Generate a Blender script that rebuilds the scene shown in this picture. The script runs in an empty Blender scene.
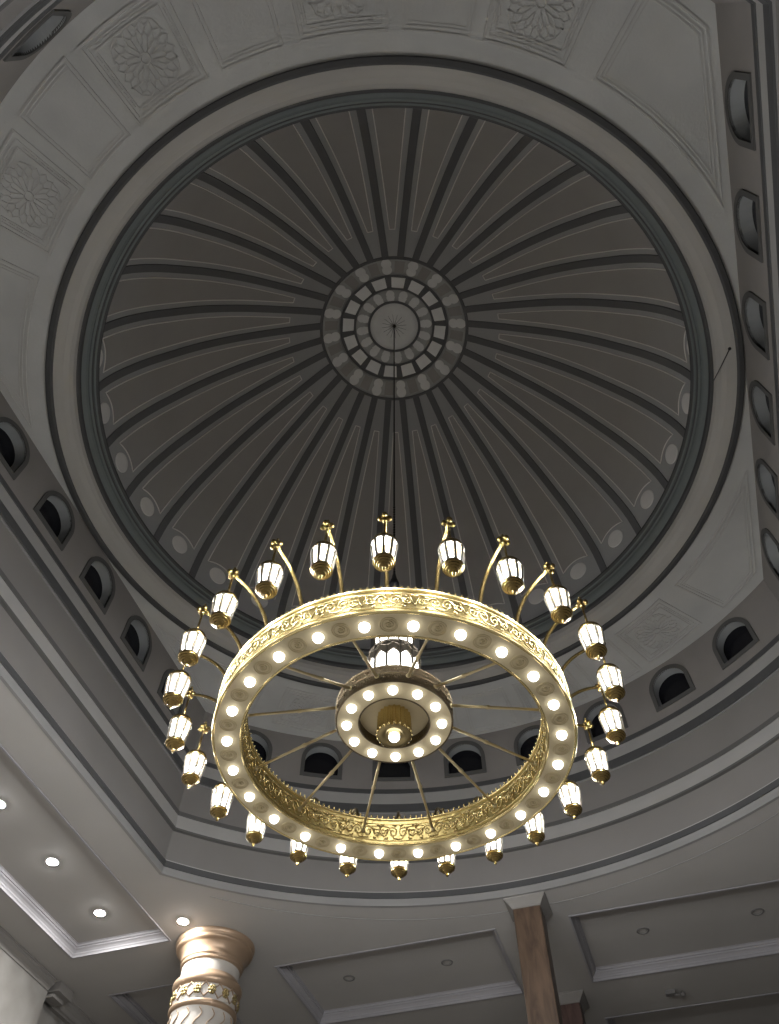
import bpy, math, random
from math import sin, cos, pi, radians, sqrt, atan2, asin, acos, hypot
random.seed(7)
C = bpy.context.scene
COL = C.collection
S = 5.0            # metres per layout unit
Z0 = 1.5           # eye height of the photographer
def W(x, y, h): return (x * S, y * S, h * S + Z0)
def pol(r, a, h): return W(r * cos(a), r * sin(a), h)

# ------------------------------------------------------------------ materials
def mat(name, col, rough=.7, metal=0., noise=0., nscale=2., bump=0., stretch=None, bscale=60., col2=None, emit=None, estr=0., spec=.3, detail=6, alpha=1.):
    m = bpy.data.materials.new(name); m.use_nodes = True
    nt = m.node_tree; b = nt.nodes['Principled BSDF']
    b.inputs['Base Color'].default_value = (*col, 1); b.inputs['Roughness'].default_value = rough
    b.inputs['Metallic'].default_value = metal; b.inputs['Specular IOR Level'].default_value = spec
    tc = nt.nodes.new('ShaderNodeTexCoord')
    if noise > 0:
        n = nt.nodes.new('ShaderNodeTexNoise'); n.inputs['Scale'].default_value = nscale; n.inputs['Detail'].default_value = detail
        if stretch:
            mp = nt.nodes.new('ShaderNodeMapping'); mp.inputs['Scale'].default_value = stretch; mp.inputs['Rotation'].default_value = (.2, .15, 0)
            nt.links.new(tc.outputs['Object'], mp.inputs['Vector']); nt.links.new(mp.outputs['Vector'], n.inputs['Vector']); n.inputs['Distortion'].default_value = 1.2
        else: nt.links.new(tc.outputs['Object'], n.inputs['Vector'])
        r = nt.nodes.new('ShaderNodeValToRGB')
        c2 = col2 or tuple(c * (1 - noise) for c in col); c1 = col if col2 else tuple(min(1, c * (1 + noise)) for c in col)
        r.color_ramp.elements[0].position = .32; r.color_ramp.elements[1].position = .68
        r.color_ramp.elements[0].color = (*c2, 1); r.color_ramp.elements[1].color = (*c1, 1)
        nt.links.new(n.outputs['Fac'], r.inputs['Fac']); nt.links.new(r.outputs['Color'], b.inputs['Base Color'])
    if bump > 0:
        n2 = nt.nodes.new('ShaderNodeTexNoise'); n2.inputs['Scale'].default_value = bscale; n2.inputs['Detail'].default_value = 4
        nt.links.new(tc.outputs['Object'], n2.inputs['Vector'])
        bp = nt.nodes.new('ShaderNodeBump'); bp.inputs['Strength'].default_value = bump; bp.inputs['Distance'].default_value = .02
        nt.links.new(n2.outputs['Fac'], bp.inputs['Height']); nt.links.new(bp.outputs['Normal'], b.inputs['Normal'])
    b.inputs['Alpha'].default_value = alpha
    if emit:
        b.inputs['Emission Color'].default_value = (*emit, 1); b.inputs['Emission Strength'].default_value = estr
    return m

def s2l(r, g, b):
    f = lambda c: (c / 255 / 12.92) if c <= 10.3 else ((c / 255 + .055) / 1.055) ** 2.4
    return (f(r), f(g), f(b))

M = {}
M['dome'] = mat('dome_grey_paint', s2l(166, 166, 165), .85, noise=.06, nscale=.8, bump=.05)
M['gore'] = mat('gore_taupe_paint', s2l(163, 160, 156), .85, noise=.07, nscale=.9, bump=.05)
M['rib'] = mat('rib_charcoal_paint', s2l(104, 104, 104), .8, noise=.06, nscale=2)
M['line'] = mat('pale_line_paint', s2l(224, 221, 216), .7)
M['disc'] = mat('roundel_pale_paint', s2l(222, 220, 216), .8, noise=.05)
M['medal'] = mat('medallion_grey_paint', s2l(170, 170, 167), .8, noise=.06, nscale=3, bump=.1)
M['medal_taupe'] = mat('medallion_taupe_paint', s2l(154, 151, 146), .8, noise=.06, nscale=3)
M['medal_pale'] = mat('medallion_pale_paint', s2l(222, 222, 219), .8, noise=.05, nscale=4)
M['medal_white'] = mat('medallion_tile_paint', s2l(236, 236, 233), .75, noise=.05, nscale=4)
M['dark'] = mat('dark_trim_paint', s2l(62, 62, 62), .7, noise=.05, nscale=3)
M['teal'] = mat('slate_band_paint', s2l(92, 97, 96), .65, noise=.05, nscale=2)
M['cove'] = mat('beige_cove_plaster', s2l(146, 143, 138), .8, noise=.05, nscale=1.2, bump=.05)
M['soffit'] = mat('pale_soffit_plaster', s2l(168, 168, 165), .85, noise=.07, nscale=1.6, bump=.12, bscale=30)
M['relief'] = mat('carved_panel_plaster', s2l(166, 165, 161), .85, noise=.07, nscale=3, bump=.1)
M['wall'] = mat('taupe_wall_plaster', s2l(118, 114, 110), .85, noise=.06, nscale=1.5, bump=.08)
M['fascia'] = mat('grey_fascia_paint', s2l(104, 101, 98), .8, noise=.05, nscale=.8)
M['band'] = mat('pale_band', s2l(136, 134, 131), .75, noise=.04, nscale=2)  # lighter than the fascia it runs along
M['trimgrey'] = mat('grey_edge', s2l(116, 115, 113), .75, noise=.04)
M['reveal'] = mat('window_reveal_plaster', s2l(136, 138, 138), .85, noise=.05)
M['frame'] = mat('window_surround_paint', s2l(74, 73, 71), .8)
M['glass'] = mat('night_window_glass', (.004, .004, .006), .22, spec=.3)
M['ceil'] = mat('white_ceiling_plaster', s2l(145, 142, 138), .85, noise=.03, nscale=.7, bump=.04)
M['crown'] = mat('white_crown_gypsum', s2l(132, 130, 132), .6, noise=.02)
M['marble'] = mat('pale_wall_marble', s2l(116, 114, 110), .35, noise=.12, nscale=2.2, col2=s2l(98, 95, 91))
M['door'] = mat('dark_panel_wood', s2l(74, 66, 58), .5, noise=.2, nscale=5)
M['brownmarble'] = mat('brown_veined_marble', s2l(86, 70, 57), .4, noise=.3, nscale=2.2, stretch=(4, 4, .7), col2=s2l(58, 46, 37), detail=9)
M['rosemarble'] = mat('rose_dark_marble', s2l(84, 66, 60), .4, noise=.3, nscale=2.2, stretch=(4, 4, .7), col2=s2l(56, 42, 38), detail=9)
M['floor'] = mat('floor_pale_marble', s2l(176, 172, 168), .45, noise=.08, nscale=.6)
M['gold'] = mat('polished_gold', (.36, .285, .14), .28, 1., bump=.05, bscale=90)
M['goldsatin'] = mat('satin_pale_gold_plate', (.74, .64, .42), .5, .12, noise=.05, nscale=6)
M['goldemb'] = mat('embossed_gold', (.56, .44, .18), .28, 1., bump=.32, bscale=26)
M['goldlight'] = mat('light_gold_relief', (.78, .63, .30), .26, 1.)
M['bronze'] = mat('dark_bronze', (.13, .10, .06), .40, .9, bump=.6, bscale=50)
M['pewter'] = mat('dark_lantern_frame', (.10, .085, .065), .45, .8)
M['capgold'] = mat('column_gold_paint', s2l(140, 119, 98), .38, .45, noise=.06, nscale=3)
M['colwhite'] = mat('column_white_paint', s2l(152, 147, 140), .45, noise=.03, nscale=3)
M['rosette'] = mat('engraved_gold', (.66, .56, .34), .45, .2)
M['cage'] = mat('dark_lantern_glazing_bars', (.055, .048, .036), .55)
M['armgold'] = mat('gold_dimmed', (.25, .18, .07), .24, 1.)  # gold darkened in colour because the close lamps overlight it
M['spokegold'] = mat('pale_gold_rod', (.66, .56, .34), .3, .75)
M['colcap'] = mat('grey_cornice_plaster', s2l(112, 109, 105), .8, noise=.04)
M['goldouter'] = mat('embossed_gold_dimmed', (.20, .16, .07), .3, 1., bump=.35, bscale=26)  # same ring gold, darkened against the lamp glare on the outer wall
M['scrollouter'] = mat('gold_relief_dimmed', (.27, .215, .10), .27, 1.)  # relief gold, darkened for the same glare
M['black'] = mat('black_steel', (.012, .012, .012), .5, .3)
M['pane'] = mat('lit_frosted_glass', (.9, .9, .9), .5, emit=(1, 1, 1), estr=3.0, alpha=.32)
M['cpane'] = mat('lit_centre_glass', (.9, .9, .9), .5, emit=(1, 1, 1), estr=9)
M['bulb'] = mat('lit_bulb_glass', (.9, .9, .9), .4, emit=(1, .985, .95), estr=4.2)
M['spot'] = mat('lit_downlight_lens', (.9, .9, .9), .4, emit=(1, .99, .97), estr=1900)
M['off'] = mat('unlit_downlight_lens', s2l(120, 118, 114), .4)
M['offring'] = mat('unlit_downlight_bezel', s2l(96, 94, 92), .5)
M['ringwhite'] = mat('white_downlight_bezel', s2l(232, 232, 230), .5)

# ------------------------------------------------------------------ mesh builder
class MB:
    def __init__(s): s.v = []; s.f = []; s.m = []; s.sm = []
    def face(s, idx, m=0, smooth=False): s.f.append(tuple(idx)); s.m.append(m); s.sm.append(smooth)
    def add(s, pts):
        n = len(s.v); s.v.extend(tuple(p) for p in pts); return n
    def grid(s, rows, m=0, smooth=True, closed=False, flip=False):
        """rows: list of equally long point rows"""
        n = len(rows[0]); base = [s.add(r) for r in rows]
        for i in range(len(rows) - 1):
            mi = m[i] if isinstance(m, (list, tuple)) else m
            for j in range(n if closed else n - 1):
                k = (j + 1) % n
                q = (base[i] + j, base[i] + k, base[i + 1] + k, base[i + 1] + j)
                s.face(q[::-1] if flip else q, mi, smooth)
    def lathe(s, prof, n=48, m=0, smooth=True, ctr=(0, 0, 0), a0=0, a1=2 * pi, flip=False):
        full = abs(a1 - a0 - 2 * pi) < 1e-6
        A = [a0 + (a1 - a0) * k / n for k in range(n if full else n + 1)]
        s.grid([[(ctr[0] + r * cos(a), ctr[1] + r * sin(a), ctr[2] + z) for a in A] for r, z in prof], m, smooth, full, flip)
    def box(s, c, d, m=0, rz=0):
        x, y, z = c; a, b, e = d[0] / 2, d[1] / 2, d[2] / 2
        P = []
        for sz in (-e, e):
            for sx, sy in ((-a, -b), (a, -b), (a, b), (-a, b)):
                P.append((x + sx * cos(rz) - sy * sin(rz), y + sx * sin(rz) + sy * cos(rz), z + sz))
        n = s.add(P)
        for q in ((3, 2, 1, 0), (4, 5, 6, 7), (0, 1, 5, 4), (1, 2, 6, 5), (2, 3, 7, 6), (3, 0, 4, 7)): s.face([n + i for i in q], m)
    def tube(s, pts, r, n=8, m=0, closed=False, cap=True, up=None):
        N = len(pts); rows = []
        prev = None
        for i in range(N):
            if closed: a, b = pts[i - 1], pts[(i + 1) % N]
            else: a, b = pts[max(i - 1, 0)], pts[min(i + 1, N - 1)]
            t = [b[k] - a[k] for k in range(3)]; L = sqrt(sum(q * q for q in t)) or 1; t = [q / L for q in t]
            if prev is None:
                ref = up or ((0, 0, 1) if abs(t[2]) < .9 else (1, 0, 0))
            else: ref = prev
            d = sum(ref[k] * t[k] for k in range(3)); u = [ref[k] - d * t[k] for k in range(3)]
            L = sqrt(sum(q * q for q in u)) or 1; u = [q / L for q in u]; prev = u
            w = (t[1] * u[2] - t[2] * u[1], t[2] * u[0] - t[0] * u[2], t[0] * u[1] - t[1] * u[0])
            rr = r[i] if isinstance(r, (list, tuple)) else r
            rows.append([tuple(pts[i][k] + rr * (u[k] * cos(2 * pi * j / n) + w[k] * sin(2 * pi * j / n)) for k in range(3)) for j in range(n)])
        if closed: rows.append(rows[0])
        b0 = len(s.v); s.grid(rows, m, True, True)
        if cap and not closed:
            s.face([b0 + j for j in range(n)][::-1], m); e = b0 + (N - 1) * n; s.face([e + j for j in range(n)], m)
    def sphere(s, c, r, n=12, k=8, m=0, sz=1):
        s.lathe([(max(1e-5, r * sin(pi * i / k)), -r * sz * cos(pi * i / k)) for i in range(k + 1)], n, m, True, c)
    def build(s, name, mats, parent=None, loc=(0, 0, 0), rz=0):
        me = bpy.data.meshes.new(name); me.from_pydata(s.v, [], s.f)
        for mm in (mats if isinstance(mats, (list, tuple)) else [mats]): me.materials.append(mm)
        me.polygons.foreach_set('material_index', s.m); me.polygons.foreach_set('use_smooth', s.sm)
        me.validate(); me.update()
        o = bpy.data.objects.new(name, me); COL.objects.link(o)
        o.location = loc; o.rotation_euler = (0, 0, rz)
        if parent: o.parent = parent
        return o
def struct(o, label=None):
    o['kind'] = 'structure'
    if label: o['label'] = label
    return o
def tag(o, label, cat, group=None):
    o['label'] = label; o['category'] = cat; o['kind'] = 'thing'
    if group: o['group'] = group
    return o
def empty(name, loc=(0, 0, 0), rz=0, parent=None):
    o = bpy.data.objects.new(name, None); COL.objects.link(o); o.location = loc; o.rotation_euler = (0, 0, rz); o.empty_display_size = .1
    if parent: o.parent = parent
    return o
def twin(o, parent=None, loc=None, rz=None):
    c = o.copy(); COL.objects.link(c); c.parent = parent if parent else o.parent
    if loc is not None: c.location = loc
    if rz is not None: c.rotation_euler = (0, 0, rz)
    return c
def twin_tree(o, parent=None, loc=None, rz=None):
    c = twin(o, parent, loc, rz)
    for ch in list(o.children): twin_tree(ch, c)
    return c

# ------------------------------------------------------------------ plan of the drum: a circle cut by two parallel walls
XW = .946
RF, CF, RB, CB = 1.303, .115, 1.256, .046      # front and back arcs: radius, centre offset
def plan(d, n_arc=64, n_str=2):
    """closed plan loop inset by d; same count for every d. starts at right wall, counter-clockwise"""
    x = XW - d; rf, rb = RF - d, RB - d
    hf, hb_ = sqrt(rf * rf - x * x), sqrt(rb * rb - x * x); yf, yb = hf - CF, hb_ - CB; af, ab = atan2(hf, x), atan2(hb_, x)
    P = [(x, -yb + (yf + yb) * k / n_str) for k in range(n_str)]
    P += [(rf * cos(af + (pi - 2 * af) * k / n_arc), -CF + rf * sin(af + (pi - 2 * af) * k / n_arc)) for k in range(n_arc)]
    P += [(-x, yf - (yf + yb) * k / n_str) for k in range(n_str)]
    P += [(rb * cos(pi + ab + (pi - 2 * ab) * k / n_arc), CB + rb * sin(pi + ab + (pi - 2 * ab) * k / n_arc)) for k in range(n_arc)]
    return P
def sweep(prof, mats, name):
    """prof: (inset, height, material of the band that starts here)"""
    b = MB()
    for i in range(len(prof) - 1):
        r0 = [W(x, y, prof[i][1]) for x, y in plan(prof[i][0])]; r1 = [W(x, y, prof[i + 1][1]) for x, y in plan(prof[i + 1][0])]
        b.grid([r0, r1], prof[i][2], False, True, flip=True)
    return b.build(name, mats)

H_CEIL, H_SOF = 1.296, 1.905
# lowest edge trim; lip tone has the shade of its upright face painted in
struct(sweep([(-.006, 1.2945, 0), (.003, 1.2945, 0), (.003, 1.316, 1), (.007, 1.3165, 1), (.007, 1.333, 1), (.002, 1.336, 2), (.002, 1.339, 2), (0, 1.340, 2)],
             [M['trimgrey'], M['dark'], M['band']], 'trim_1'), 'plain lip and charcoal edge moulding round the foot of the drum')
struct(sweep([(0, 1.4325, 0), (.010, 1.4335, 0), (.010, 1.4395, 1), (.004, 1.484, 0), (.007, 1.485, 0), (.007, 1.497, 0), (0, 1.498, 0)],  # lower dark edge paints in the thin shadow line under the band
             [M['frame'], M['band'], M['dark']], 'trim_2'), 'pale string course with dark edges at mid height of the drum')
struct(sweep([(0, 1.608, 2), (.004, 1.6085, 2), (.004, 1.612, 0), (.009, 1.613, 0), (.009, 1.640, 1), (.004, 1.684, 0), (.007, 1.685, 0), (.007, 1.700, 0), (0, 1.701, 0)],
             [M['dark'], M['band'], M['trimgrey']], 'trim_3'), 'pale cornice with charcoal edges under the row of windows')

# ---------------- drum walls with arched window openings
WH0, WHT, WHW = 1.738, 1.886, .0725        # sill, crown, half width of the surround
def arch_ray(a, hw, bot, spring, top):
    """distance along direction a from (0, hc) to an arch outline"""
    hc = (bot + top) / 2
    dx, dy = cos(a), sin(a)
    best = 9
    if dy < -1e-9: best = min(best, (bot - hc) / dy)
    if abs(dx) > 1e-9:
        t = hw / abs(dx); y = hc + t * dy
        if bot - 1e-9 <= y <= spring: best = min(best, t)
    ry = top - spring
    # ellipse (x/hw)^2+((y-spring)/ry)^2=1 , y>=spring
    A = (dx / hw) ** 2 + (dy / ry) ** 2; B = (dy / ry) * ((hc - spring) / ry); Cc = ((hc - spring) / ry) ** 2 - 1
    D = B * B - A * Cc
    if D >= 0:
        t = (-B + sqrt(D)) / A
        if hc + t * dy >= spring - 1e-9 and t > 0: best = min(best, t)
    return best, hc
def rect_ray(a, hw, b, t, hc):
    dx, dy = cos(a), sin(a); r = 9
    if abs(dx) > 1e-9: r = min(r, hw / abs(dx))
    if dy > 1e-9: r = min(r, (t - hc) / dy)
    if dy < -1e-9: r = min(r, (b - hc) / dy)
    return r
FW = .0135
def outline(hw, bot, spring, top, angs):
    P = []
    for a in angs:
        t, hc = arch_ray(a, hw, bot, spring, top); P.append((t * cos(a), hc + t * sin(a)))
    return P
HC = (WH0 + WHT) / 2
ANG = sorted(set([round(2 * pi * k / 56, 6) for k in range(56)] + [round(atan2(y, x) % (2 * pi), 6) for x, y in
      [(WHW, WH0 - HC), (-WHW, WH0 - HC), (WHW - FW, WH0 + FW - HC), (-WHW + FW, WH0 + FW - HC)]]))
SPR = 1.812
OUT = outline(WHW, WH0, SPR, WHT, ANG)
INN = None
def inner_out():
    P = []
    for a in ANG:
        # inner outline measured from the same centre
        hw, bot, spring, top = WHW - FW, WH0 + FW, SPR, WHT - FW
        hc = (bot + top) / 2
        t, _ = arch_ray(a, hw, bot, spring, top); P.append((t * cos(a), hc + t * sin(a)))
    return P
INN = inner_out()
T_REV = .036
def make_wall(name, mapf, s_list, half, s_ends, wins_label, n_start):
    """mapf(s, h, depth) -> point ; depth>0 goes into the wall"""
    b = MB()
    top, bot = H_SOF + .002, 1.700
    lo = s_ends[0]
    for sc in s_list:
        angs = sorted(set(ANG + [round(atan2(y - HC, x) % (2 * pi), 6) for x, y in [(half, bot), (half, top), (-half, bot), (-half, top)]]))
        inn = []
        outr = []
        for a in angs:
            t, hc = arch_ray(a, WHW, WH0, SPR, WHT); inn.append((sc + t * cos(a), hc + t * sin(a)))
            r = rect_ray(a, half, bot, top, HC); outr.append((sc + r * cos(a), HC + r * sin(a)))
        b.grid([[mapf(s, h, 0) for s, h in outr], [mapf(s, h, 0) for s, h in inn]], 0, False, True)
    a, z = s_list[0] - half, s_list[-1] + half
    for u, v in ((s_ends[0], a), (z, s_ends[1])):
        k = 8
        b.grid([[mapf(u + (v - u) * i / k, hh, 0) for i in range(k + 1)] for hh in (bot, top)], 0, False)
    k = 96
    b.grid([[mapf(s_ends[0] + (s_ends[1] - s_ends[0]) * i / k, hh, 0) for i in range(k + 1)] for hh in (1.335, bot)], 1, False)
    struct(b.build(name, [M['wall'], M['fascia']]))
    for i, sc in enumerate(s_list):
        w = MB()
        w.grid([[mapf(sc + s, h, -.002) for s, h in INN], [mapf(sc + s, h, T_REV) for s, h in INN]], 0, False, True)
        root = struct(w.build('window_%d' % (n_start + i), M['reveal']))
        f = MB()
        f.grid([[mapf(sc + s, h, .001) for s, h in OUT], [mapf(sc + s, h, -.004) for s, h in OUT], [mapf(sc + s, h, -.004) for s, h in INN], [mapf(sc + s, h, .003) for s, h in INN]], 0, False, True)
        f.build('window_frame', M['frame'], root)
        p = MB(); n0 = p.add([mapf(sc + s, h, T_REV - .004) for s, h in INN]); p.face([n0 + j for j in range(len(INN))])
        p.build('pane', M['glass'], root)
YC = sqrt(RF * RF - XW * XW) - CF; YB = sqrt(RB * RB - XW * XW) - CB
SL = [-.612, -.374, -.136, .102, .340, .578]
make_wall('wall_upper_left', lambda s, h, d: W(-XW - d, s, h), SL, .119, (-YB, YC), '', 1)
SR = [-.605, -.367, -.129, .109, .347, .585]
make_wall('wall_upper_right', lambda s, h, d: W(XW + d, -s, h), SR, .119, (-YC, YB), '', 7)
def arcmap(R_, c, side):
    return lambda s, h, d: W((R_ + d) * cos(side * pi / 2 - s / R_), -side * c + (R_ + d) * sin(side * pi / 2 - s / R_), h)
for nm, R_, c, side, n0 in (('wall_upper_front', RF, CF, 1, 13), ('wall_upper_back', RB, CB, -1, 21)):
    st = radians(10.97) * 1.303
    E_ = (pi / 2 - atan2(sqrt(R_ * R_ - XW * XW), XW)) * R_
    make_wall(nm, arcmap(R_, c, side), [st * (k + .5) for k in range(-4, 4)], st / 2, (-E_, E_), '', n0)

# ---------------- flat soffit between the round dome and the drum walls
def edge_r(a):
    c = abs(cos(a)); R_, o = (RF, CF) if sin(a) > 0 else (RB, CB); k = abs(sin(a))
    ra = -o * k + sqrt(R_ * R_ - o * o * (1 - k * k))
    return min(ra, XW / c if c > 1e-6 else 9) + .004
b = MB()
CA = [atan2(YC, XW), pi - atan2(YC, XW), pi + atan2(YB, XW), 2 * pi - atan2(YB, XW)]
AA = sorted(set([2 * pi * k / 240 for k in range(240)] + CA))
RD = .9435
def srow(t): return [pol(RD - .012 + (edge_r(a) - RD + .012) * t, a, H_SOF) for a in AA]
b.grid([srow(0), srow(1)], 0, False, True)
soff = struct(b.build('ring_ceiling', M['soffit']), 'pale flat soffit with carved panels round the dome')

def strip(bm, pts, wd, ht, closed=True, m=0, h=H_SOF):
    """raised flat moulding on the soffit along plan points (layout units)"""
    n = len(pts); L = []; R = []; ht *= .75
    for i in range(n):
        a, c = (pts[i - 1], pts[(i + 1) % n]) if closed else (pts[max(0, i - 1)], pts[min(n - 1, i + 1)])
        p = pts[i]
        def nn(q, w):
            tx, ty = w[0] - q[0], w[1] - q[1]; l = hypot(tx, ty) or 1; return (-ty / l, tx / l)
        n1, n2 = nn(a, p) if a != p else nn(p, c), nn(p, c) if c != p else nn(a, p)
        mx, my = n1[0] + n2[0], n1[1] + n2[1]; l2 = mx * mx + my * my
        if l2 < 1e-6: mx, my = n1; k = wd / 2
        else: k = min(wd / 2 * 2 / l2, wd * 1.2)
        L.append((p[0] + mx * k, p[1] + my * k)); R.append((p[0] - mx * k, p[1] - my * k))
    rows = [[W(x, y, h + .002) for x, y in L], [W(x, y, h - ht) for x, y in L], [W(x, y, h - ht) for x, y in R], [W(x, y, h + .002) for x, y in R]]
    bm.grid(rows, m, False, closed)
def sector(c, hw, r0, r1, k=6):
    P = [(r0, c - hw + 2 * hw * i / k) for i in range(k + 1)] + [(r1, c + hw - 2 * hw * i / k) for i in range(k + 1)]
    return [(r * cos(a), r * sin(a)) for r, a in P]
for side in (-1, 1):
    base = side * pi / 2
    for dd in (-34.2, -11.6, 11.6, 34.2):
        c = base + radians(dd); bm = MB(); hw = radians(5.35); r0, r1 = .988, 1.168
        strip(bm, sector(c, hw, r0, r1), .006, .0035)
        strip(bm, sector(c, hw - .010, r0 + .011, r1 - .011), .003, .0022)
        strip(bm, sector(c, hw - .021, r0 + .024, r1 - .024), .0035, .003)
        for k in range(7):                                # dashes in the border
            for rr in (r0 + .0175, r1 - .0175):
                a = c - hw + .024 + (2 * hw - .048) * (k + .5) / 7
                strip(bm, [(rr * cos(a - .007), rr * sin(a - .007)), (rr * cos(a + .007), rr * sin(a + .007))], .004, .0025, False)
        for k in range(6):
            for sg in (-1, 1):
                rr = r0 + .03 + (r1 - r0 - .06) * (k + .5) / 6; a = c + sg * (hw - .0155)
                strip(bm, [((rr - .008) * cos(a), (rr - .008) * sin(a)), ((rr + .008) * cos(a), (rr + .008) * sin(a))], .004, .0025, False)
        cx, cy = (r0 + r1) / 2 * cos(c), (r0 + r1) / 2 * sin(c)
        for k in range(10):                               # ten-fold star rosette of kite petals
            a = c + 2 * pi * k / 10 + pi / 10
            q = lambda r, t: (cx + 1.14 * r * cos(a + t), cy + 1.14 * r * sin(a + t))
            strip(bm, [q(.013, 0), q(.036, .155), q(.049, 0), q(.036, -.155)], .0028, .0030)
            strip(bm, [q(.036, .155), q(.041, .314), q(.036, .473)], .0026, .0026, False)
            strip(bm, [q(.049, 0), q(.060, .17), q(.053, .314), q(.060, .458), q(.049, .628)], .0026, .0028, False)
            strip(bm, [q(.041, .314), q(.053, .314)], .0026, .0026, False)
        strip(bm, [(cx + .011 * cos(t * pi / 5), cy + .011 * sin(t * pi / 5)) for t in range(10)], .003, .004)
        for sx, sy in ((1, 1), (1, -1), (-1, 1), (-1, -1)):
            q = lambda u, v: (((r0 + r1) / 2 + sx * u) * cos(c + sy * v), ((r0 + r1) / 2 + sx * u) * sin(c + sy * v))
            strip(bm, [q(.064, .030), q(.050, .050), q(.026, .058)], .003, .0028, False)
        bm.build('star_panel', M['relief'], soff)
    for dd in (-23, 0, 23):
        c = base + radians(dd); bm = MB(); hw = radians(4.1)
        strip(bm, sector(c, hw, .988, 1.174), .004, .0028)
        strip(bm, sector(c, hw - .008, .997, 1.165), .0032, .002)
        strip(bm, sector(c, hw - .0085, 1.004, 1.158), .0025, .0015)
        bm.build('plain_panel', M['relief'], soff)
    for sg in (-1, 1):
        bm = MB()
        for ins, wd, ht in ((0, .005, .003), (.010, .0035, .0022), (.017, .0025, .0016)):
            r_in, r_out, xw = .996 + ins, 1.186 - ins, .925 - ins
            ain = acos(xw / r_in) ; aout = acos(xw / r_out); am = radians(90 - 43.6) - ins
            P = [(r_in * cos(ain + (am - ain) * k / 14), r_in * sin(ain + (am - ain) * k / 14)) for k in range(15)]
            P += [(r_out * cos(am + (aout - am) * k / 6), r_out * sin(am + (aout - am) * k / 6)) for k in range(7)]
            P = [(x * sg, y * side) for x, y in P]
            strip(bm, P, wd, ht)
        bm.build('corner_panel', M['relief'], soff)

# ---------------- ring mouldings and the dome
def ringtrim(prof, mats, name, label, n=192):
    b = MB()
    for i in range(len(prof) - 1):
        b.lathe([(prof[i][0] * S, prof[i][1] * S + Z0), (prof[i + 1][0] * S, prof[i + 1][1] * S + Z0)], n, prof[i][2], True, flip=False)
    return struct(b.build(name, mats), label)
ringtrim([(.9435, 1.9055, 0), (.9435, 1.899, 0), (.941, 1.897, 0), (.930, 1.897, 0), (.926, 1.900, 0), (.9255, 1.906, 0)], [M['dark']], 'trim_4', 'charcoal ring moulding round the dome opening')
ringtrim([(.9265, 1.904, 0), (.917, 1.906, 0), (.902, 1.911, 0), (.890, 1.919, 0), (.882, 1.930, 0), (.8775, 1.946, 0)], [M['cove']], 'trim_5', 'broad beige cove inside the charcoal ring')
P6 = [(.8785, 1.942, 0), (.8745, 1.9425, 0), (.871, 1.947, 0), (.870, 1.957, 1), (.866, 1.961, 1), (.861, 1.966, 1), (.857, 1.972, 1), (.8555, 1.980, 1),
      (.8505, 1.9815, 0), (.8475, 1.985, 1), (.8465, 1.991, 1), (.842, 1.993, 0), (.8365, 1.997, 0), (.8365, 2.003, 0), (.850, 2.006, 0), (.93, 2.006, 0)]
ringtrim(P6, [M['dark'], M['teal']], 'trim_6', 'stepped slate blue grey moulding at the springing of the dome')

# dome: half profile measured from springing to apex, smooth curve through (radius, height)
KN = [(.905, 2.004), (.9065, 2.06), (.905, 2.12), (.894, 2.205), (.872, 2.275), (.845, 2.335), (.808, 2.40), (.765, 2.46), (.70, 2.545), (.63, 2.62), (.545, 2.695), (.41, 2.792), (.29, 2.868), (.20, 2.908), (.10, 2.933), (.0, 2.941)]
def crspline(K, n=12):
    out = []
    for q in range(len(K) - 1):
        p0 = K[q - 1] if q else (2 * K[0][0] - K[1][0], 2 * K[0][1] - K[1][1]); p1, p2 = K[q], K[q + 1]
        p3 = K[q + 2] if q + 2 < len(K) else (-K[q][0], K[q][1])
        for t in range(n):
            t /= n
            out.append(tuple(.5 * (2 * p1[m] + (p2[m] - p0[m]) * t + (2 * p0[m] - 5 * p1[m] + 4 * p2[m] - p3[m]) * t * t + (3 * p1[m] - p0[m] - 3 * p2[m] + p3[m]) * t ** 3) for m in (0, 1)))
    return out + [K[-1]]
DP = crspline(KN); DS = [0.]
for q in range(1, len(DP)): DS.append(DS[-1] + hypot(DP[q][0] - DP[q - 1][0], DP[q][1] - DP[q - 1][1]))
SMAX = DS[-1]
def prof_at(t):
    t = min(max(t, 0), SMAX); lo, hi = 0, len(DS) - 1
    while hi - lo > 1:
        m = (lo + hi) // 2
        if DS[m] <= t: lo = m
        else: hi = m
    f = (t - DS[lo]) / (DS[hi] - DS[lo] + 1e-12); a, c = DP[lo], DP[hi]
    tx, ty = c[0] - a[0], c[1] - a[1]; l = hypot(tx, ty)
    return a[0] + tx * f, a[1] + ty * f, -ty / l, tx / l      # point and inward normal
def s_of_r(rr):
    q = len(DP) - 1
    while q > 0 and DP[q][0] < rr: q -= 1
    f = (DP[q][0] - rr) / (DP[q][0] - DP[q + 1][0] + 1e-12) if q + 1 < len(DP) else 0
    return DS[q] + (DS[min(q + 1, len(DS) - 1)] - DS[q]) * f
def s_of_h(h):
    q = 0
    while DP[q][1] < h: q += 1
    return DS[q]
def dp(t, a, off=0.):
    """point on dome: arc length t from the springing, azimuth a, off = metres towards the inside"""
    rr, h, nx, ny = prof_at(t); o = off / S
    return pol(max(rr + nx * o, 1e-4), a, h + ny * o)
b = MB()
b.grid([[dp((SMAX - .002) * i / 56, 2 * pi * k / 192) for k in range(192)] for i in range(57)], 0, True, True)
dome = struct(b.build('dome_ceiling', M['dome']), 'grey ribbed dome with thirty-two gores and a centre medallion')
EM = s_of_r(.2835)
def rad(t): return prof_at(t)[0]
def w_off(t, x, off): return dp(t, x / rad(t), off)
e0 = 0
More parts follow.
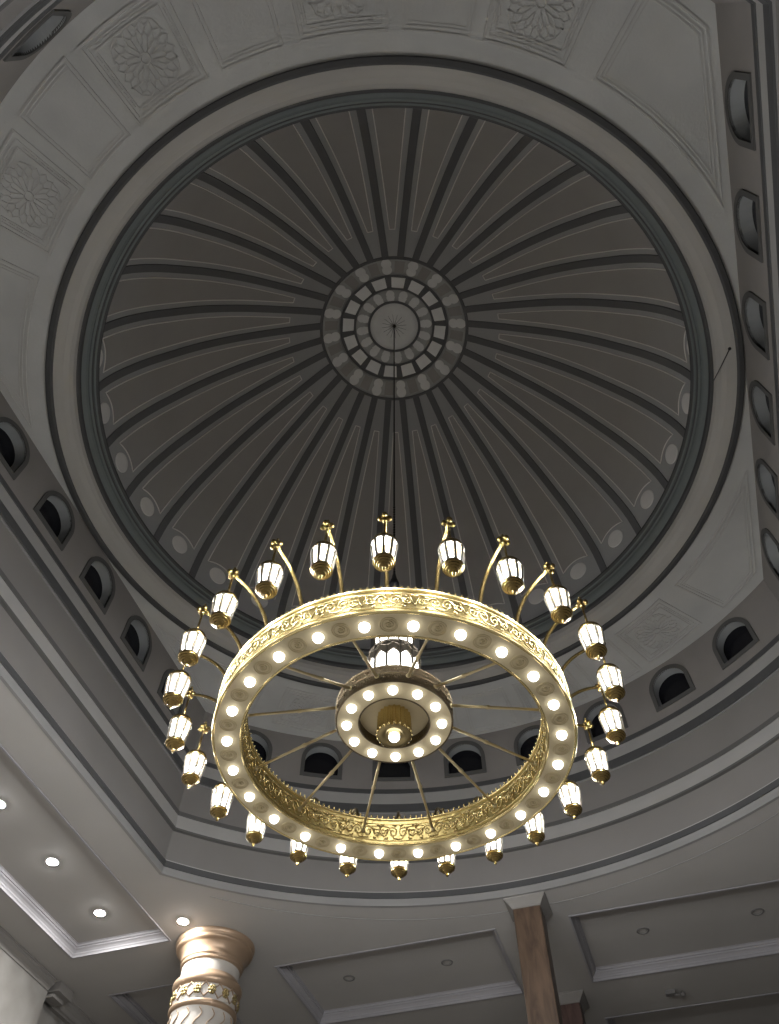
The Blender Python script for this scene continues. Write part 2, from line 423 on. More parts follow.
# rib
b = MB(); hwid = .0125
rows = [[], [], [], []]
for i in range(31):
    e = e0 + .004 + (EM - .004 - e0) * i / 30
    for j, (x, o) in enumerate(((-hwid, -.01), (-hwid, .022), (hwid, .022), (hwid, -.01))): rows[j].append(w_off(e, x, o))
b.grid(rows, 0, False)
rib0 = b.build('rib', M['rib'], dome)
GA = 2 * pi / 32
for k in range(1, 32): twin(rib0, dome, rz=k * GA)
# gore panel with its pale outline, and the roundel at its foot
ec = s_of_h(2.172)
e_tip = s_of_r(.395)
def halfw(e):
    g = rad(e) * GA / 2 - hwid
    t = (e - ec) / (e_tip - ec)
    return max(.0045, g - (.0215 + (.0165 - .0215) * t))
BITE = .058
def e_end(u):
    return ec + .031 + .017 * (1 - u * u)
b = MB(); NU, NV = 12, 22
rows = []
for j in range(NV + 1):
    row = []
    for i in range(NU + 1):
        u = -1 + 2 * i / NU; ee = e_end(u); e = ee + (e_tip - ee) * j / NV
        row.append(dp(e, u * halfw(e) / rad(e), .006))
    rows.append(row)
b.grid(rows, 0, True)
brd = [rows[0][i] for i in range(NU + 1)] + [rows[j][NU] for j in range(1, NV + 1)] + [rows[NV][i] for i in range(NU - 1, -1, -1)] + [rows[j][0] for j in range(NV - 1, 0, -1)]
gp0 = b.build('gore_panel', M['gore'], dome, rz=GA / 2)
b = MB(); b.tube(brd, .0105, 6, 0, True)
ol0 = b.build('outline', M['line'], gp0)
b = MB()
RR = .033
b.grid([[dp(ec + rr * sin(t), rr * cos(t) / rad(ec), o) for t in [2 * pi * k / 28 for k in range(28)]] for rr, o in ((RR, -.005), (RR, .012), (RR * .9, .016), (RR * .45, .018), (.0004, .019))], 0, True, True)
rd0 = b.build('roundel', M['disc'], dome, rz=GA / 2)
for k in range(1, 32):
    twin_tree(gp0, dome, rz=GA / 2 + k * GA); twin(rd0, dome, rz=GA / 2 + k * GA)
# medallion
b = MB()
def mring(r0, r1, off, m, n=128):
    es = [s_of_r(r0 + (r1 - r0) * i / 4) for i in range(5)]
    rws = [[dp(e, 2 * pi * k / n, off) for k in range(n)] for e in es]
    rws = [[dp(es[0], 2 * pi * k / n, -.01) for k in range(n)]] + rws + [[dp(es[-1], 2 * pi * k / n, -.01) for k in range(n)]]
    b.grid(rws, m, True, True)
def mpatch(rc, ac, pts, off, m):
    P = []
    for px, py in pts:
        r = rc + px; P.append((r, ac + py / r))
    n0 = b.add([dp(s_of_r(r), a, off) for r, a in P]); nn = len(P)
    n1 = b.add([dp(s_of_r(r), a, -.004) for r, a in P])
    b.face([n0 + i for i in range(nn)], m)
    for i in range(nn): b.face((n0 + i, n0 + (i + 1) % nn, n1 + (i + 1) % nn, n1 + i), m)
circ = lambda r, n=18: [(r * cos(2 * pi * k / n), r * sin(2 * pi * k / n)) for k in range(n)]
mring(.285, .2765, .030, 0); mring(.2765, .211, .016, 1); mring(.211, .205, .026, 0); mring(.205, .155, .014, 0)
mring(.155, .1495, .026, 0); mring(.1495, .103, .016, 1); mring(.103, .094, .026, 0); mring(.094, .003, .018, 2)
for k in range(16):
    a = 2 * pi * k / 16; am = a + pi / 16
    mpatch(.2575, am, circ(.0195), .021, 3); mpatch(.2315, am, circ(.0185), .022, 3)
    mpatch(.244, a, [(-.024, -.017), (.024, -.019), (.024, .019), (-.024, .017)], .0175, 5)
    mpatch(.180, a, [(-.021, -.0225), (.021, -.0270), (.021, .0270), (-.021, .0225)], .020, 4)
    mpatch(.131, am, circ(.0165, 16), .020, 3); mpatch(.116, am, [(-.012, -.012), (.006, -.017), (.006, .017), (-.012, .012)], .0195, 3)
    mpatch(.030, am, [(-.024, -.0006), (.018, -.0005), (.018, .0005), (-.024, .0006)], .021, 0)
b.build('medallion', [M['rib'], M['medal'], M['medal_pale'], M['medal_pale'], M['medal_white'], M['medal_taupe']], dome)

# ------------------------------------------------------------------ hall ceiling with coffers
COF = {}
xs = [-1.60, -1.42, -1.08, -.827, -.115, .115, .827, 1.08, 1.42, 1.60]
ys = [-3.0, -2.40, -1.985, -1.735, -1.342, -1.10, 1.10, 1.342, 1.735, 1.985, 2.40, 3.0]
coffers = []
for i in range(len(xs) - 1):
    for j in range(len(ys) - 1):
        colx = i in (1, 3, 5, 7); rowy = j in (1, 3, 7, 9)
        if (colx and rowy) or (i in (1, 7) and j == 5): coffers.append((i, j))
b = MB()
for i in range(len(xs) - 1):
    for j in range(len(ys) - 1):
        if (i, j) in coffers: continue
        if 2 <= i <= 6 and 4 <= j <= 6: continue
        n0 = b.add([W(xs[i], ys[j], H_CEIL), W(xs[i], ys[j + 1], H_CEIL), W(xs[i + 1], ys[j + 1], H_CEIL), W(xs[i + 1], ys[j], H_CEIL)])
        b.face((n0, n0 + 1, n0 + 2, n0 + 3))
# between the drum opening and the rectangle around it
lp = plan(-.003); rect = []
for x, y in lp:
    a = atan2(y, x); t = min(1.08 / abs(cos(a)) if abs(cos(a)) > 1e-6 else 9, 1.342 / abs(sin(a)) if abs(sin(a)) > 1e-6 else 9)
    rect.append([t * cos(a), t * sin(a)])
for cx, cy in ((1.08, 1.342), (-1.08, 1.342), (-1.08, -1.342), (1.08, -1.342)):
    k = min(range(len(rect)), key=lambda q: hypot(rect[q][0] - cx, rect[q][1] - cy)); rect[k] = [cx, cy]
b.grid([[W(x, y, H_CEIL) for x, y in lp], [W(x, y, H_CEIL) for x, y in rect]], 0, False, True)
# recessed coffer tops and sides
HT = H_CEIL + .031
for i, j in coffers:
    x0, x1, y0, y1 = xs[i], xs[i + 1], ys[j], ys[j + 1]
    lo = [W(x, y, H_CEIL) for x, y in ((x0, y0), (x1, y0), (x1, y1), (x0, y1))]; hi = [W(x, y, HT) for x, y in ((x0, y0), (x1, y0), (x1, y1), (x0, y1))]
    b.grid([lo, hi], 0, False, True); n0 = b.add(hi); b.face((n0, n0 + 1, n0 + 2, n0 + 3))
ceil = struct(b.build('ceiling', M['ceil']), 'off-white hall ceiling with rectangular recessed coffers')
nt = 7
for i, j in coffers:
    x0, x1, y0, y1 = xs[i], xs[i + 1], ys[j], ys[j + 1]
    b = MB()
    prof = [(-.0035, -.0005), (-.0035, -.003), (.002, -.003), (.002, .003), (.0045, .0065), (.0045, .010), (.009, .015), (.014, .018), (.0145, .022), (.018, .0225), (.0185, .029), (.021, .0295), (.021, .032)]
    b.grid([[W(x, y, H_CEIL + hh) for x, y in ((x0 + d, y0 + d), (x1 - d, y0 + d), (x1 - d, y1 - d), (x0 + d, y1 - d))] for d, hh in prof], 0, False, True)
    struct(b.build('trim_%d' % nt, M['crown']), 'white crown moulding round a ceiling coffer'); nt += 1
b = MB()
b.tube([W(1.265 * cos(radians(a)), 1.265 * sin(radians(a)), H_CEIL - .0002) for a in range(47, 134, 2)], .006, 6)
struct(b.build('trim_%d' % nt, M['trimgrey']), 'faint curved seam in the ceiling outside the drum'); nt += 1

# ------------------------------------------------------------------ hall walls and floor
b = MB(); b.box((0, 0, -.05), (16.6, 30.6, .1)); struct(b.build('floor', M['floor']))
def slabwall(name, x0, x1, y0, y1, m, z1=H_CEIL * S + Z0):
    b = MB(); b.box(((x0 + x1) / 2, (y0 + y1) / 2, z1 / 2), (x1 - x0, y1 - y0, z1)); return struct(b.build(name, m))
slabwall('wall_left', -8.3, -8.02, -15, 15, M['marble']); slabwall('wall_right', 8.02, 8.3, -15, 15, M['marble'])
slabwall('wall_back', -8.3, 8.3, -15.3, -15, M['marble']); slabwall('wall_front', -8.3, 8.3, 15, 15.3, M['marble'])
# marble pier of the left wall and the dark bay beside it
b = MB(); b.box((-7.90, 1.0, 3.9), (.26, 10.0, 7.80)); struct(b.build('wall_pier', M['marble']), 'pale marble facing on the left wall')
b = MB(); b.box((-7.99, 9.3, 3.6), (.10, 4.8, 7.2)); struct(b.build('wall_panel', M['door']), 'dark recessed bay in the left wall')
b = MB()
pr = [(-8.03, -.20), (-7.80, -.20), (-7.80, -.17), (-7.77, -.16), (-7.74, -.11), (-7.69, -.07), (-7.69, -.03), (-7.67, -.02), (-7.67, .01)]
b.grid([[(x, y, H_CEIL * S + Z0 + z) for y in (-15, 6.0)] for x, z in pr], 0, False)
b.grid([[(x - .14, y, H_CEIL * S + Z0 + z) for y in (6.0, 15)] for x, z in pr], 0, False)
struct(b.build('trim_%d' % nt, M['colcap']), 'pale cornice along the top of the left wall'); nt += 1
b = MB(); b.box((-7.80, 6.27, 7.91), (.34, .40, .15)); b.box((-7.86, 6.27, 7.81), (.24, .30, .06))
struct(b.build('trim_%d' % nt, M['colcap']), 'small corbel block where the wall cornice ends'); nt += 1

# ------------------------------------------------------------------ columns
cz = H_CEIL * S + Z0
col = tag(empty('ornate_column', (-.963 * S, 1.182 * S, 0)), 'round white column with a flared gold capital under the lit downlight', 'column')
hz = lambda h: h * S + Z0
def lath(name, prof, m, par, n=64): b = MB(); b.lathe([(r * S, hz(h)) for r, h in prof], n, 0, True, flip=False); return b.build(name, m, par)
lath('shaft', [(.091, -.3), (.091, 1.095)], M['colwhite'], col)
lath('base', [(.115, -.3), (.115, -.26), (.105, -.25), (.105, -.23), (.092, -.215)], M['capgold'], col)
lath('lower_band', [(.089, 1.088), (.096, 1.091), (.0985, 1.096), (.0985, 1.101), (.096, 1.105), (.091, 1.108)], M['capgold'], col)
lath('lattice_band', [(.0925, 1.104), (.0935, 1.115), (.0940, 1.135), (.0925, 1.155)], M['colwhite'], col)
lath('neck_ring', [(.090, 1.148), (.096, 1.151), (.1005, 1.156), (.1025, 1.164), (.1015, 1.171), (.098, 1.176), (.093, 1.180), (.0885, 1.188), (.086, 1.192)], M['capgold'], col)
lath('neck', [(.0875, 1.186), (.0868, 1.20), (.0868, 1.225)], M['colwhite'], col)
lath('capital', [(.0865, 1.220), (.0895, 1.2215), (.0925, 1.225), (.0925, 1.2285), (.0905, 1.2305), (.0935, 1.233), (.0955, 1.236), (.0955, 1.239), (.0940, 1.241), (.0985, 1.254), (.1055, 1.265), (.1085, 1.268), (.1140, 1.270),
                 (.1165, 1.2735), (.1165, 1.277), (.1145, 1.2795), (.1175, 1.282), (.1205, 1.286), (.1215, 1.291), (.1215, 1.2955)], M['capgold'], col)
# gold flowers and diamond straps on the lattice band
b = MB()
for i in range(6):
    t = 2 * pi * i / 6
    b.sphere((.0955 * S * cos(.075 * cos(t)), .0955 * S * sin(.075 * cos(t)), hz(1.1305 + .009 * sin(t))), .026, 8, 6)
b.sphere((.0975 * S, 0, hz(1.1305)), .022, 8, 6)
fl0 = b.build('gold_flower', M['gold'], bpy.data.objects['lattice_band'])
for k in range(1, 14): twin(fl0, rz=2 * pi * k / 14)
b = MB()
for k in range(14):
    a = 2 * pi * (k + .5) / 14; q = lambda da, dh: (.0948 * S * cos(a + da), .0948 * S * sin(a + da), hz(1.1305 + dh))
    b.tube([q(-.20, 0), q(0, .019), q(.20, 0), q(0, -.019)], .014, 6, 0, True)
b.build('diamond_straps', M['capgold'], bpy.data.objects['lattice_band'])
b = MB()
for k in range(16):
    a = 2 * pi * k / 16
    P = [(.0925 * S * cos(a + .10 * sin(t * 2.2)), .0925 * S * sin(a + .10 * sin(t * 2.2)), hz(1.083 - .02 * t)) for t in [i * .25 for i in range(12)]]
    b.tube(P, .008, 6)
b.build('shaft_ornament', M['capgold'], bpy.data.objects['shaft'])

def sqcol(name, x, y0, w, m, label):
    r = tag(empty(name, (x * S, (y0 + w / 2) * S, 0)), label, 'column')
    b = MB(); ws = w * S; b.box((0, 0, hz(1.275) / 2), (ws, ws, hz(1.275))); sh = b.build('shaft', m, r)
    bev = sh.modifiers.new('edge', 'BEVEL'); bev.width = .012; bev.segments = 2
    b = MB(); q = lambda k, z: [(-k, -k, z), (k, -k, z), (k, k, z), (-k, k, z)]
    b.grid([q(ws / 2 - .01, hz(1.2685)), q(ws / 2 + .012, hz(1.2685)), q(ws / 2 + .014, hz(1.272)), q(ws / 2 + .05, hz(1.281)), q(ws / 2 + .10, hz(1.291)), q(ws / 2 + .105, hz(1.2965))], 0, False, True)
    b.build('capital', M['colcap'], r)
    return r
sqcol('square_column', .009, 1.212, .080, M['brownmarble'], 'square brown marble column with a white flared capital beside the drum')
sqcol('square_column', .017, 1.795, .076, M['rosemarble'], 'dark rose marble column partly hidden behind the brown marble column')

# ------------------------------------------------------------------ downlights
def downlight(x, y, h, lit, label, group):
    r = tag(empty('downlight', W(x, y, h)), label, 'downlight', group)
    b = MB(); b.lathe([(.074, .004), (.074, -.008), (.084, -.012), (.098, -.007), (.100, .004)], 28, 0, True); b.build('bezel', M['ringwhite'] if lit else M['offring'], r)
    b = MB()
    if lit: b.lathe([(.076, -.006), (.070, -.013), (.050, -.017), (.025, -.019), (.0005, -.020)], 24, 0, True)
    else: b.lathe([(.061, -.004), (.040, .002), (.0005, .002)], 24, 0, True)
    b.build('lens', M['spot'] if lit else M['off'], r)
    return r
LY = [.135, .406, .677, .949]
lab = {.949: 'lit downlight in the bright coffer, closest to the coffer end by the round column', .677: 'lit downlight in the bright coffer, second from the coffer end by the round column',
       .406: 'lit downlight cut by the picture edge, third from the coffer end', .135: 'lit downlight in the bright coffer beyond the picture edge, fourth from the coffer end'}
for y in LY:
    downlight(-1.248, y, HT, True, lab[y], 'lit downlights of the bright side')
for k, y in enumerate((-.135, -.406, -.677, -.949)):  # unseen rest of the row, put in for its light
    downlight(-1.248, y, HT, True, 'unseen lit downlight in the bright coffer, number %s past its middle' % ('one', 'two', 'three', 'four')[k], 'lit downlights of the bright side')
downlight(-.995, 1.019, H_CEIL, True, 'lit downlight on the flat ceiling right above the gold capital', 'lit downlights of the bright side')
downlight(-.652, 1.537, HT, False, 'unlit downlight in the coffer left of the brown column, the one farther from that column', 'unlit downlights')
downlight(-.317, 1.541, HT, False, 'unlit downlight in the coffer left of the brown column, the one nearer that column', 'unlit downlights')
downlight(.311, 1.545, HT, False, 'unlit downlight in the coffer right of the brown column, nearer that column', 'unlit downlights')
downlight(.655, 1.545, HT, False, 'unlit downlight in the coffer right of the brown column, farther from that column', 'unlit downlights')
fx = tag(empty('ceiling_bracket', W(.344, 1.87, H_CEIL)), 'small dark bracket fixed to the ceiling beam beside an empty coffer', 'bracket')
b = MB(); b.box((0, 0, -.03), (.16, .10, .06)); b.build('mount', M['offring'], fx)
b = MB(); b.tube([(0, 0, -.03), (.10, .03, -.06), (.18, .05, -.05)], .02, 8); b.sphere((.19, .05, -.05), .04); b.build('arm', M['offring'], fx)

wi = tag(empty('cord', W(.911, -.011, 1.906)), 'thin dark cord hanging along the beige cove of the dome opening', 'cord')
b = MB(); o_ = W(.911, -.011, 1.906)
b.tube([tuple(p[k] - o_[k] for k in range(3)) for p in (W(CX, CY, HH_) for CX, CY, HH_ in ((.911, -.011, 1.906), (.887, .031, 1.908), (.863, .074, 1.914)))], .006, 6); b.build('strand', M['black'], wi)
b = MB(); b.sphere((0, 0, 0), .022, 10, 8); b.build('hook', M['black'], wi)

# ------------------------------------------------------------------ chandelier
ZB = .85 * S + Z0
ch = tag(empty('chandelier', (0, 0, ZB)), 'huge gold ring chandelier with twenty-four lit lanterns hanging under the dome', 'chandelier')
PH = radians(1.2)
RO, RI, RH = 1.468, 1.238, .262
b = MB()      # ring body: bottom plate, walls, top
b.lathe([(RI + .012, 0), (RO - .012, 0)], 144, 0, False, flip=True)
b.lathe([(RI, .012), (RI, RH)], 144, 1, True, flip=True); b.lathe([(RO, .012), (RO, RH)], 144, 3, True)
b.lathe([(RI, RH), (RO, RH)], 144, 2, False)
ring = b.build('ring', [M['goldsatin'], M['goldemb'], M['gold'], M['goldouter']], ch)
b = MB()
for R_, z in ((RI + .004, .006), (RO - .004, .006)):
    b.lathe([(R_ + .013 * cos(t), z + .013 * sin(t)) for t in [2 * pi * k / 8 for k in range(9)]], 144, 0, True)
for R_ in (RI, RO):
    for z, rr in ((RH - .004, .013), (RH - .05, .006), (.045, .006)):
        b.lathe([(R_ + rr * cos(t), z + rr * sin(t)) for t in [2 * pi * k / 8 for k in range(9)]], 144, 0, True)
b.build('beading', M['goldlight'], ring)
b = MB()
for R_, n in ((RO - .006, 180), (RI + .006, 150)):
    for k in range(n):
        a = 2 * pi * k / n
        b.lathe([(.004, 0), (.012, .012), (.007, .020), (.013, .030), (.0005, .044)], 6, 0, True, (R_ * cos(a), R_ * sin(a), RH + .004))
b.build('crest_edging', M['goldlight'], ring)
b = MB()      # scrolls embossed on both walls of the ring
def scroll(R_, sgn, ac, flipx):
    mm = 1 if sgn > 0 else 0
    def P(u, v): a = ac + flipx * u / R_; return ((R_ + sgn * .004) * cos(a), (R_ + sgn * .004) * sin(a), .13 + v)
    for c0, r0, t0, turns in ((.05, .052, 0, 1.5), (.135, .036, pi, 1.4)):
        pts = []
        for i in range(20):
            t = i / 19; rr = r0 * (1 - .82 * t); an = t0 + turns * 2 * pi * t
            pts.append(P(c0 + rr * cos(an), rr * 1.15 * sin(an)))
        b.tube(pts, [.0075 - .003 * i / 19 for i in range(20)], 5, mm)
    b.tube([P(.0, -.07), P(.04, -.062), (P(.09, .055)), P(.15, .06), P(.19, -.05)], .005, 5, mm)
    for u, v, d in ((.015, .062, 1), (.095, -.055, -1), (.165, .055, 1), (.09, .01, 1)):
        b.tube([P(u, v), P(u + .014, v + .012 * d), P(u + .034, v + .010 * d)], [.009, .011, .002], 5, mm)
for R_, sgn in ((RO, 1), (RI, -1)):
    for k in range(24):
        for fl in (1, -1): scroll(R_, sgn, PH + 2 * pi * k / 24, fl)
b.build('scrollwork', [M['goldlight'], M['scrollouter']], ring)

# bulbs under the ring, rosettes between them
b = MB(); b.sphere((.27 * S, 0, -.007), .043, 14, 9); bulb0 = b.build('bulb', M['bulb'], ch, rz=PH + radians(7.5))
b = MB(); b.lathe([(.038, .003), (.047, -.002), (.050, .002)], 20, 0, True, (.27 * S, 0, 0)); sock0 = b.build('socket', M['goldsatin'], bulb0)
b = MB()
for rr, tr in ((.066, .0045), (.050, .0035)):
    b.lathe([(rr + tr * cos(t), -.002 - tr * sin(t)) for t in [2 * pi * k / 6 for k in range(7)]], 26, 0, True, (.2706 * S, 0, 0))
pts = [(.2706 * S + (.036 - .03 * i / 14) * cos(.7 * i), (.036 - .03 * i / 14) * sin(.7 * i), -.004) for i in range(15)]
b.tube(pts, .0055, 6); b.sphere((.2706 * S, 0, -.004), .012, 8, 6)
b.lathe([(.0005, -.001), (.048, -.001)], 24, 1, False, (.2706 * S, 0, 0), flip=True)
ros0 = b.build('rosette', [M['rosette'], M['goldsatin']], ch, rz=PH)
for k in range(1, 24):
    a = 2 * pi * k / 24
    twin_tree(bulb0, ch, rz=PH + radians(7.5) + a); twin(ros0, ch, rz=PH + a)

# spokes
b = MB(); zs, ze = .925 * S + Z0 - ZB, .874 * S + Z0 - ZB
x0_, x1_ = .097 * S, RI + .004
L3 = lambda t: (x0_ + (x1_ - x0_) * t, 0, zs + (ze - zs) * t)
b.tube([L3(0), L3(.40), L3(.41), L3(.44), L3(.45), L3(.55), L3(.56), L3(1)], [.013, .013, .018, .018, .013, .013, .011, .011], 10)
b.sphere(L3(.985), .022, 10, 8); b.sphere(L3(.01), .022, 10, 8)
sp0 = b.build('spoke', M['spokegold'], ch, rz=PH)
for k in range(1, 12): twin(sp0, ch, rz=PH + 2 * pi * k / 12)

# hub
hb = .91 * S + Z0 - ZB; HO, HI, HH = .495, .297, .178
b = MB()
b.lathe([(HI + .008, hb), (HO - .008, hb)], 72, 0, False, flip=True)
b.lathe([(HI, hb + .008), (HI, hb + .085)], 72, 1, True, flip=True); b.lathe([(HO, hb + .008), (HO, hb + HH)], 72, 1, True)
b.lathe([(HO, hb + HH), (.20, hb + HH)], 72, 1, False, flip=True)
b.lathe([(.0005, hb + .085), (HI, hb + .085)], 72, 2, False, flip=True)
hub = b.build('hub', [M['goldsatin'], M['bronze'], M['goldsatin']], ch)
b = MB()
for R_, z in ((HI + .004, hb + .004), (HO - .004, hb + .004), (HO, hb + HH), (HO, hb + .10)):
    rr = .009; b.lathe([(R_ + rr * cos(t), z + rr * sin(t)) for t in [2 * pi * k / 8 for k in range(9)]], 72, 0, True)
for k in range(24):
    a = 2 * pi * k / 24 + .1
    for R_, sg, z in ((HO, 1, hb + .055), (HO, 1, hb + .14)):
        P = lambda u, v: ((R_ + sg * .004) * cos(a + u / R_), (R_ + sg * .004) * sin(a + u / R_), z + v)
        b.tube([P(.03 * (1 - i / 16) * cos(i * .55), .026 * (1 - i / 16) * sin(i * .55)) for i in range(15)], .005, 5)
b.build('hub_scrollwork', M['bronze'], hub)
b = MB(); b.sphere((.0805 * S, 0, hb - .007), .042, 14, 9); hb0 = b.build('bulb', M['bulb'], ch, rz=PH + radians(15))
b = MB(); b.lathe([(.037, hb + .003), (.046, hb - .002), (.049, hb + .002)], 20, 0, True, (.0805 * S, 0, 0)); b.build('socket', M['goldsatin'], hb0)
for k in range(1, 12): twin_tree(hb0, ch, rz=PH + radians(15) + 2 * pi * k / 12)
# fluted cup with its bulb
b = MB(); zc = hb + .09; zb_ = .883 * S + Z0 - ZB
nf = 20; rows = []
for z, r, am in ((zc, .136, .05), (zc - .06, .136, .06), (zb_ + .055, .138, .07), (zb_ + .025, .142, .09), (zb_ + .006, .146, .05), (zb_, .144, .01)):
    rows.append([(r * (1 + am * cos(nf * 2 * pi * k / 160)) * cos(2 * pi * k / 160), r * (1 + am * cos(nf * 2 * pi * k / 160)) * sin(2 * pi * k / 160), z) for k in range(160)])
b.grid(rows, 0, True, True, flip=True)
b.lathe([(.144, zb_), (.138, zb_ - .006), (.09, zb_ - .002), (.07, zb_ + .01)], 64, 1, True, flip=True); b.lathe([(.07, zb_ + .01), (.0005, zb_ + .01)], 32, 1, False, flip=True)
cup = b.build('fluted_cup', [M['goldlight'], M['gold']], ch)
b = MB(); b.sphere((0, 0, zb_ - .010), .047, 20, 12, sz=.9); b.build('bulb', M['bulb'], cup)
# centre lantern above the hub
zl = hb + HH; b = MB()
R1, R2 = .228, .178
b.lathe([(R1, zl), (R1, zl + .60), (R2, zl + .63), (R2, zl + .95)], 48, 0, False)
cl = b.build('centre_lantern', M['cpane'], ch)
b = MB(); Rf = R1 + .008
for k in range(12):
    a = 2 * pi * k / 12 + PH
    b.tube([(Rf * cos(a), Rf * sin(a), zl), (Rf * cos(a), Rf * sin(a), zl + .61)], .014, 6)
    b.tube([((R2 + .006) * cos(a), (R2 + .006) * sin(a), zl + .61), ((R2 + .006) * cos(a), (R2 + .006) * sin(a), zl + .95)], .011, 6)
    c = a + pi / 12; hw = pi / 12
    top = lambda u: zl + .51 - .065 * abs(u) ** 1.2
    lo = [(Rf * cos(c + u * hw), Rf * sin(c + u * hw), top(u)) for u in [-1 + i / 5 for i in range(11)]]
    hi = [(Rf * cos(c + u * hw), Rf * sin(c + u * hw), zl + .615) for u in [-1 + i / 5 for i in range(11)]]
    b.grid([lo, hi], 0, False); b.tube(lo, .010, 6)
    b.tube([((Rf + .006) * cos(c + u * hw), (Rf + .006) * sin(c + u * hw), zl + .565 + .018 * cos(u * pi)) for u in [-1 + i / 5 for i in range(11)]], .008, 6)
for z, rr, q in ((zl + .012, .016, R1 + .010), (zl + .615, .014, R1 + .004), (zl + .95, .02, R2 + .008)):
    b.lathe([(q + rr * cos(t), z + rr * sin(t)) for t in [2 * pi * k / 8 for k in range(9)]], 48, 0, True)
b.lathe([(R1 + .01, zl + .612), (R2 + .004, zl + .635)], 48, 0, True)
b.build('lantern_frame', M['pewter'], cl)
b = MB(); b.lathe([(R2 + .03, zl + .95), (R2 + .025, zl + .98), (.13, zl + 1.03), (.07, zl + 1.08), (.04, zl + 1.13), (.03, zl + 1.19), (.0005, zl + 1.19)], 40, 0, True); b.build('lantern_roof', M['gold'], cl)
b = MB()
for k in range(60):
    a = 2 * pi * k / 60; b.box((.243 * cos(a), .243 * sin(a), zl + .03), (.008, .008, .045), 0, a)
b.build('gallery', M['pewter'], cl)

# suspension
b = MB(); zt = 2.941; b.tube([(0, 0, zl + 1.15), (0, 0, zt * S + Z0 - ZB - .03)], .011, 8)
for k in range(36): b.sphere((0, 0, zl + 1.35 + k * .055), .016, 6, 4, 0, 1.4)
b.build('suspension_rod', M['black'], ch)
b = MB(); b.lathe([(.0005, 1.285 * S + Z0 - ZB), (.05, 1.288 * S + Z0 - ZB), (.055, 1.295 * S + Z0 - ZB), (.030, 1.312 * S + Z0 - ZB), (.011, 1.335 * S + Z0 - ZB)], 20, 0, True); b.build('rod_cone', M['black'], ch)
b = MB(); b.lathe([(.0005, zt * S + Z0 - ZB - .07), (.02, zt * S + Z0 - ZB - .065), (.032, zt * S + Z0 - ZB - .035), (.036, zt * S + Z0 - ZB - .008)], 24, 0, True); b.build('ceiling_rose', M['pewter'], ch)

# arms and lanterns (one of each, then copies)
hh = .986 * S + Z0 - ZB; RL = .364 * S
b = MB()
P = []
xa, za = RO - .07, RH - .01
for i in range(17):
    t = i / 16 * pi / 2
    P.append((xa + (RL - xa) * (1 - cos(t)), 0, za + (hh - .01 - za) * sin(t)))
b.tube(P, [.017 - .004 * i / 16 for i in range(17)], 10)
b.lathe([(.030, za - .002), (.026, za + .03), (.018, za + .045)], 16, 0, True, (xa, 0, 0))
arm0 = b.build('arm', M['armgold'], ch, rz=PH)
b = MB()
for dx, dy, dz, r in ((0, .034, 0, .024), (0, -.034, 0, .024), (.036, 0, 0, .024), (-.03, 0, 0, .022), (0, 0, .045, .020), (0, 0, -.02, .022)):
    b.sphere((RL + dx, dy, hh + dz), r, 10, 7)
b.sphere((RL, 0, hh + .078), .011, 8, 6)
b.build('arm_finial', M['armgold'], arm0)
lan0 = empty('lantern', (0, 0, 0), PH, ch)
X = (RL, 0, 0)
def zl_(h): return h * S + Z0 - ZB
b = MB(); b.tube([(RL, 0, hh - .02), (RL, 0, zl_(.930))], .009, 8); b.sphere((RL, 0, zl_(.938)), .016, 8, 6)
b.build('hanger', M['armgold'], lan0)
b = MB(); b.lathe([(.012, zl_(.936)), (.024, zl_(.934)), (.034, zl_(.931)), (.062, zl_(.928)), (.084, zl_(.924)), (.094, zl_(.9195)), (.095, zl_(.917)), (.091, zl_(.9155)), (.086, zl_(.915)), (.0005, zl_(.915))], 30, 0, True, X)
b.build('cap', M['armgold'], lan0)
NP = 8
prof = [(.0875, .9145), (.085, .907), (.076, .892), (.066, .8765)]
b = MB(); rows = [[(RL + r * cos(2 * pi * k / NP), r * sin(2 * pi * k / NP), zl_(h)) for k in range(NP)] for r, h in prof]
b.grid(rows, 0, False, True, flip=True)
b.build('glass_panes', M['pane'], lan0)
b = MB()
for k in range(NP):
    a = 2 * pi * k / NP
    b.tube([(RL + (r + .001) * cos(a), (r + .001) * sin(a), zl_(h)) for r, h in prof], .0125, 6)
for r, h, rr in ((.089, .914, .008), (.068, .8775, .008)):
    b.lathe([(r + rr * cos(t), zl_(h) + rr * sin(t)) for t in [2 * pi * k / 6 for k in range(7)]], 30, 0, True, X)
b.build('cage', M['cage'], lan0)
b = MB(); b.lathe([(.066, zl_(.878)), (.076, zl_(.8765)), (.080, zl_(.8745)), (.080, zl_(.8725)), (.075, zl_(.8705)), (.071, zl_(.8715)), (.068, zl_(.8695)), (.060, zl_(.8675)), (.057, zl_(.8685)), (.054, zl_(.8665)), (.045, zl_(.8648)), (.042, zl_(.8658)), (.039, zl_(.8640)),
                  (.028, zl_(.8625)), (.018, zl_(.8620)), (.011, zl_(.8605)), (.011, zl_(.859)), (.014, zl_(.8575)), (.011, zl_(.856)), (.0005, zl_(.855))], 30, 0, True, X, flip=True)
b.build('cup', M['armgold'], lan0)
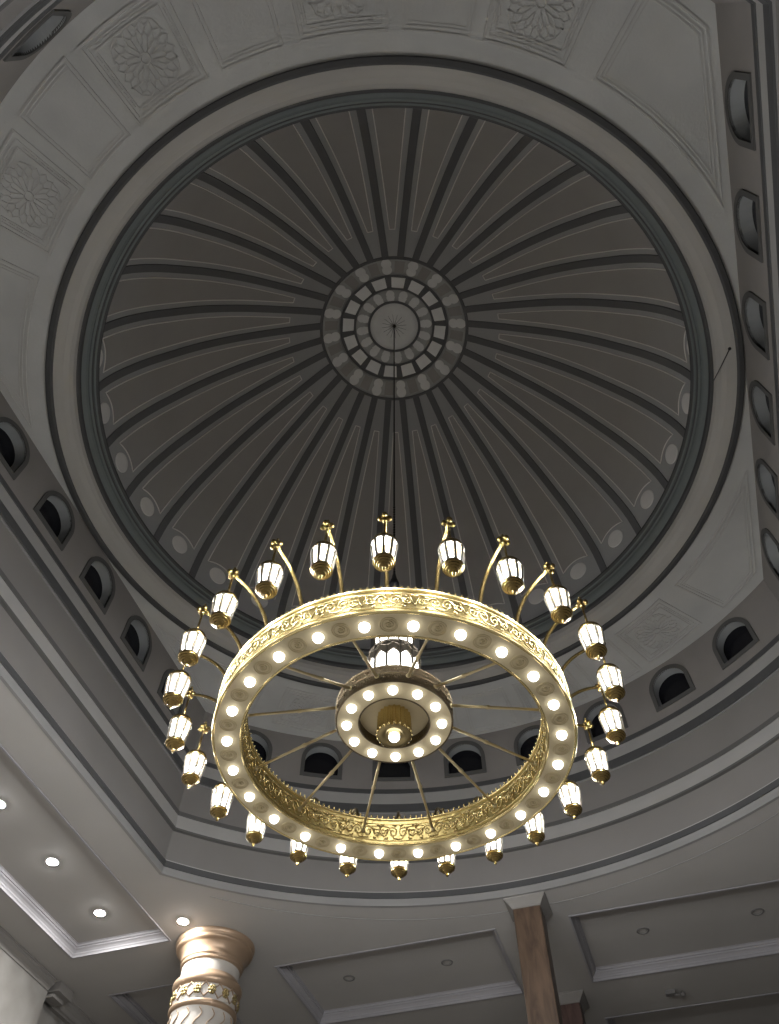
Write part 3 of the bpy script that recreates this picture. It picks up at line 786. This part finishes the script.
lt = bpy.data.lights.new('lantern_lamp', 'POINT'); lt.energy = 165; lt.color = (.97, .98, 1); lt.shadow_soft_size = .045
lo_ = bpy.data.objects.new('lantern_lamp', lt); COL.objects.link(lo_); lo_.parent = lan0; lo_.location = (RL, 0, zl_(.898))
# the lanterns hang slightly unevenly round the ring
DEV = [0, .4, 0, -.4, -.6, -.2, .4, 1.1, 1.6, 1.8, 1.3, 1.4, .8, 1.3, 1.9, 2.0, 1.5, 1.7, 1.0, 2.2, 2.4, 2.4, 2.0, .9]
for k in range(24):
    a = radians(-74.4 + 15 * k + DEV[k])
    if k == 0: arm0.rotation_euler = lan0.rotation_euler = (0, 0, a)
    else: twin_tree(arm0, ch, rz=a); twin_tree(lan0, ch, rz=a)

# ------------------------------------------------------------------ world, camera, view
w = bpy.data.worlds.new('World'); C.world = w; w.use_nodes = True
w.node_tree.nodes['Background'].inputs['Color'].default_value = (.01, .011, .013, 1); w.node_tree.nodes['Background'].inputs['Strength'].default_value = .3

from mathutils import Matrix, Vector
F, TH, ROLL, X0 = 771., radians(57.65), radians(.53), .0113
al = radians(18.5)
R = Matrix.Rotation(al, 3, 'Z')
right = R @ Vector((1, 0, 0)); fwd = R @ Vector((0, cos(TH), sin(TH))); up = R @ Vector((0, -sin(TH), cos(TH)))
cr, sr = cos(ROLL), sin(ROLL)
ri = cr * right + sr * up; ui = -sr * right + cr * up
cam = bpy.data.cameras.new('camera'); co = bpy.data.objects.new('camera', cam); COL.objects.link(co)
mw = Matrix((ri, ui, -fwd)).transposed().to_4x4(); mw.translation = (R @ Vector((-X0, -1, 0))) * S + Vector((0, 0, Z0))
co.matrix_world = mw
cam.sensor_fit = 'VERTICAL'; cam.sensor_height = 36; cam.sensor_width = 36 * 779 / 1024; cam.lens = F / 1024 * 36; cam.clip_end = 200
C.camera = co
v = C.view_settings
C.display_settings.display_device = 'sRGB'; v.view_transform = 'Standard'; v.look = 'None'; v.exposure = 0; v.gamma = 1; v.use_curve_mapping = False
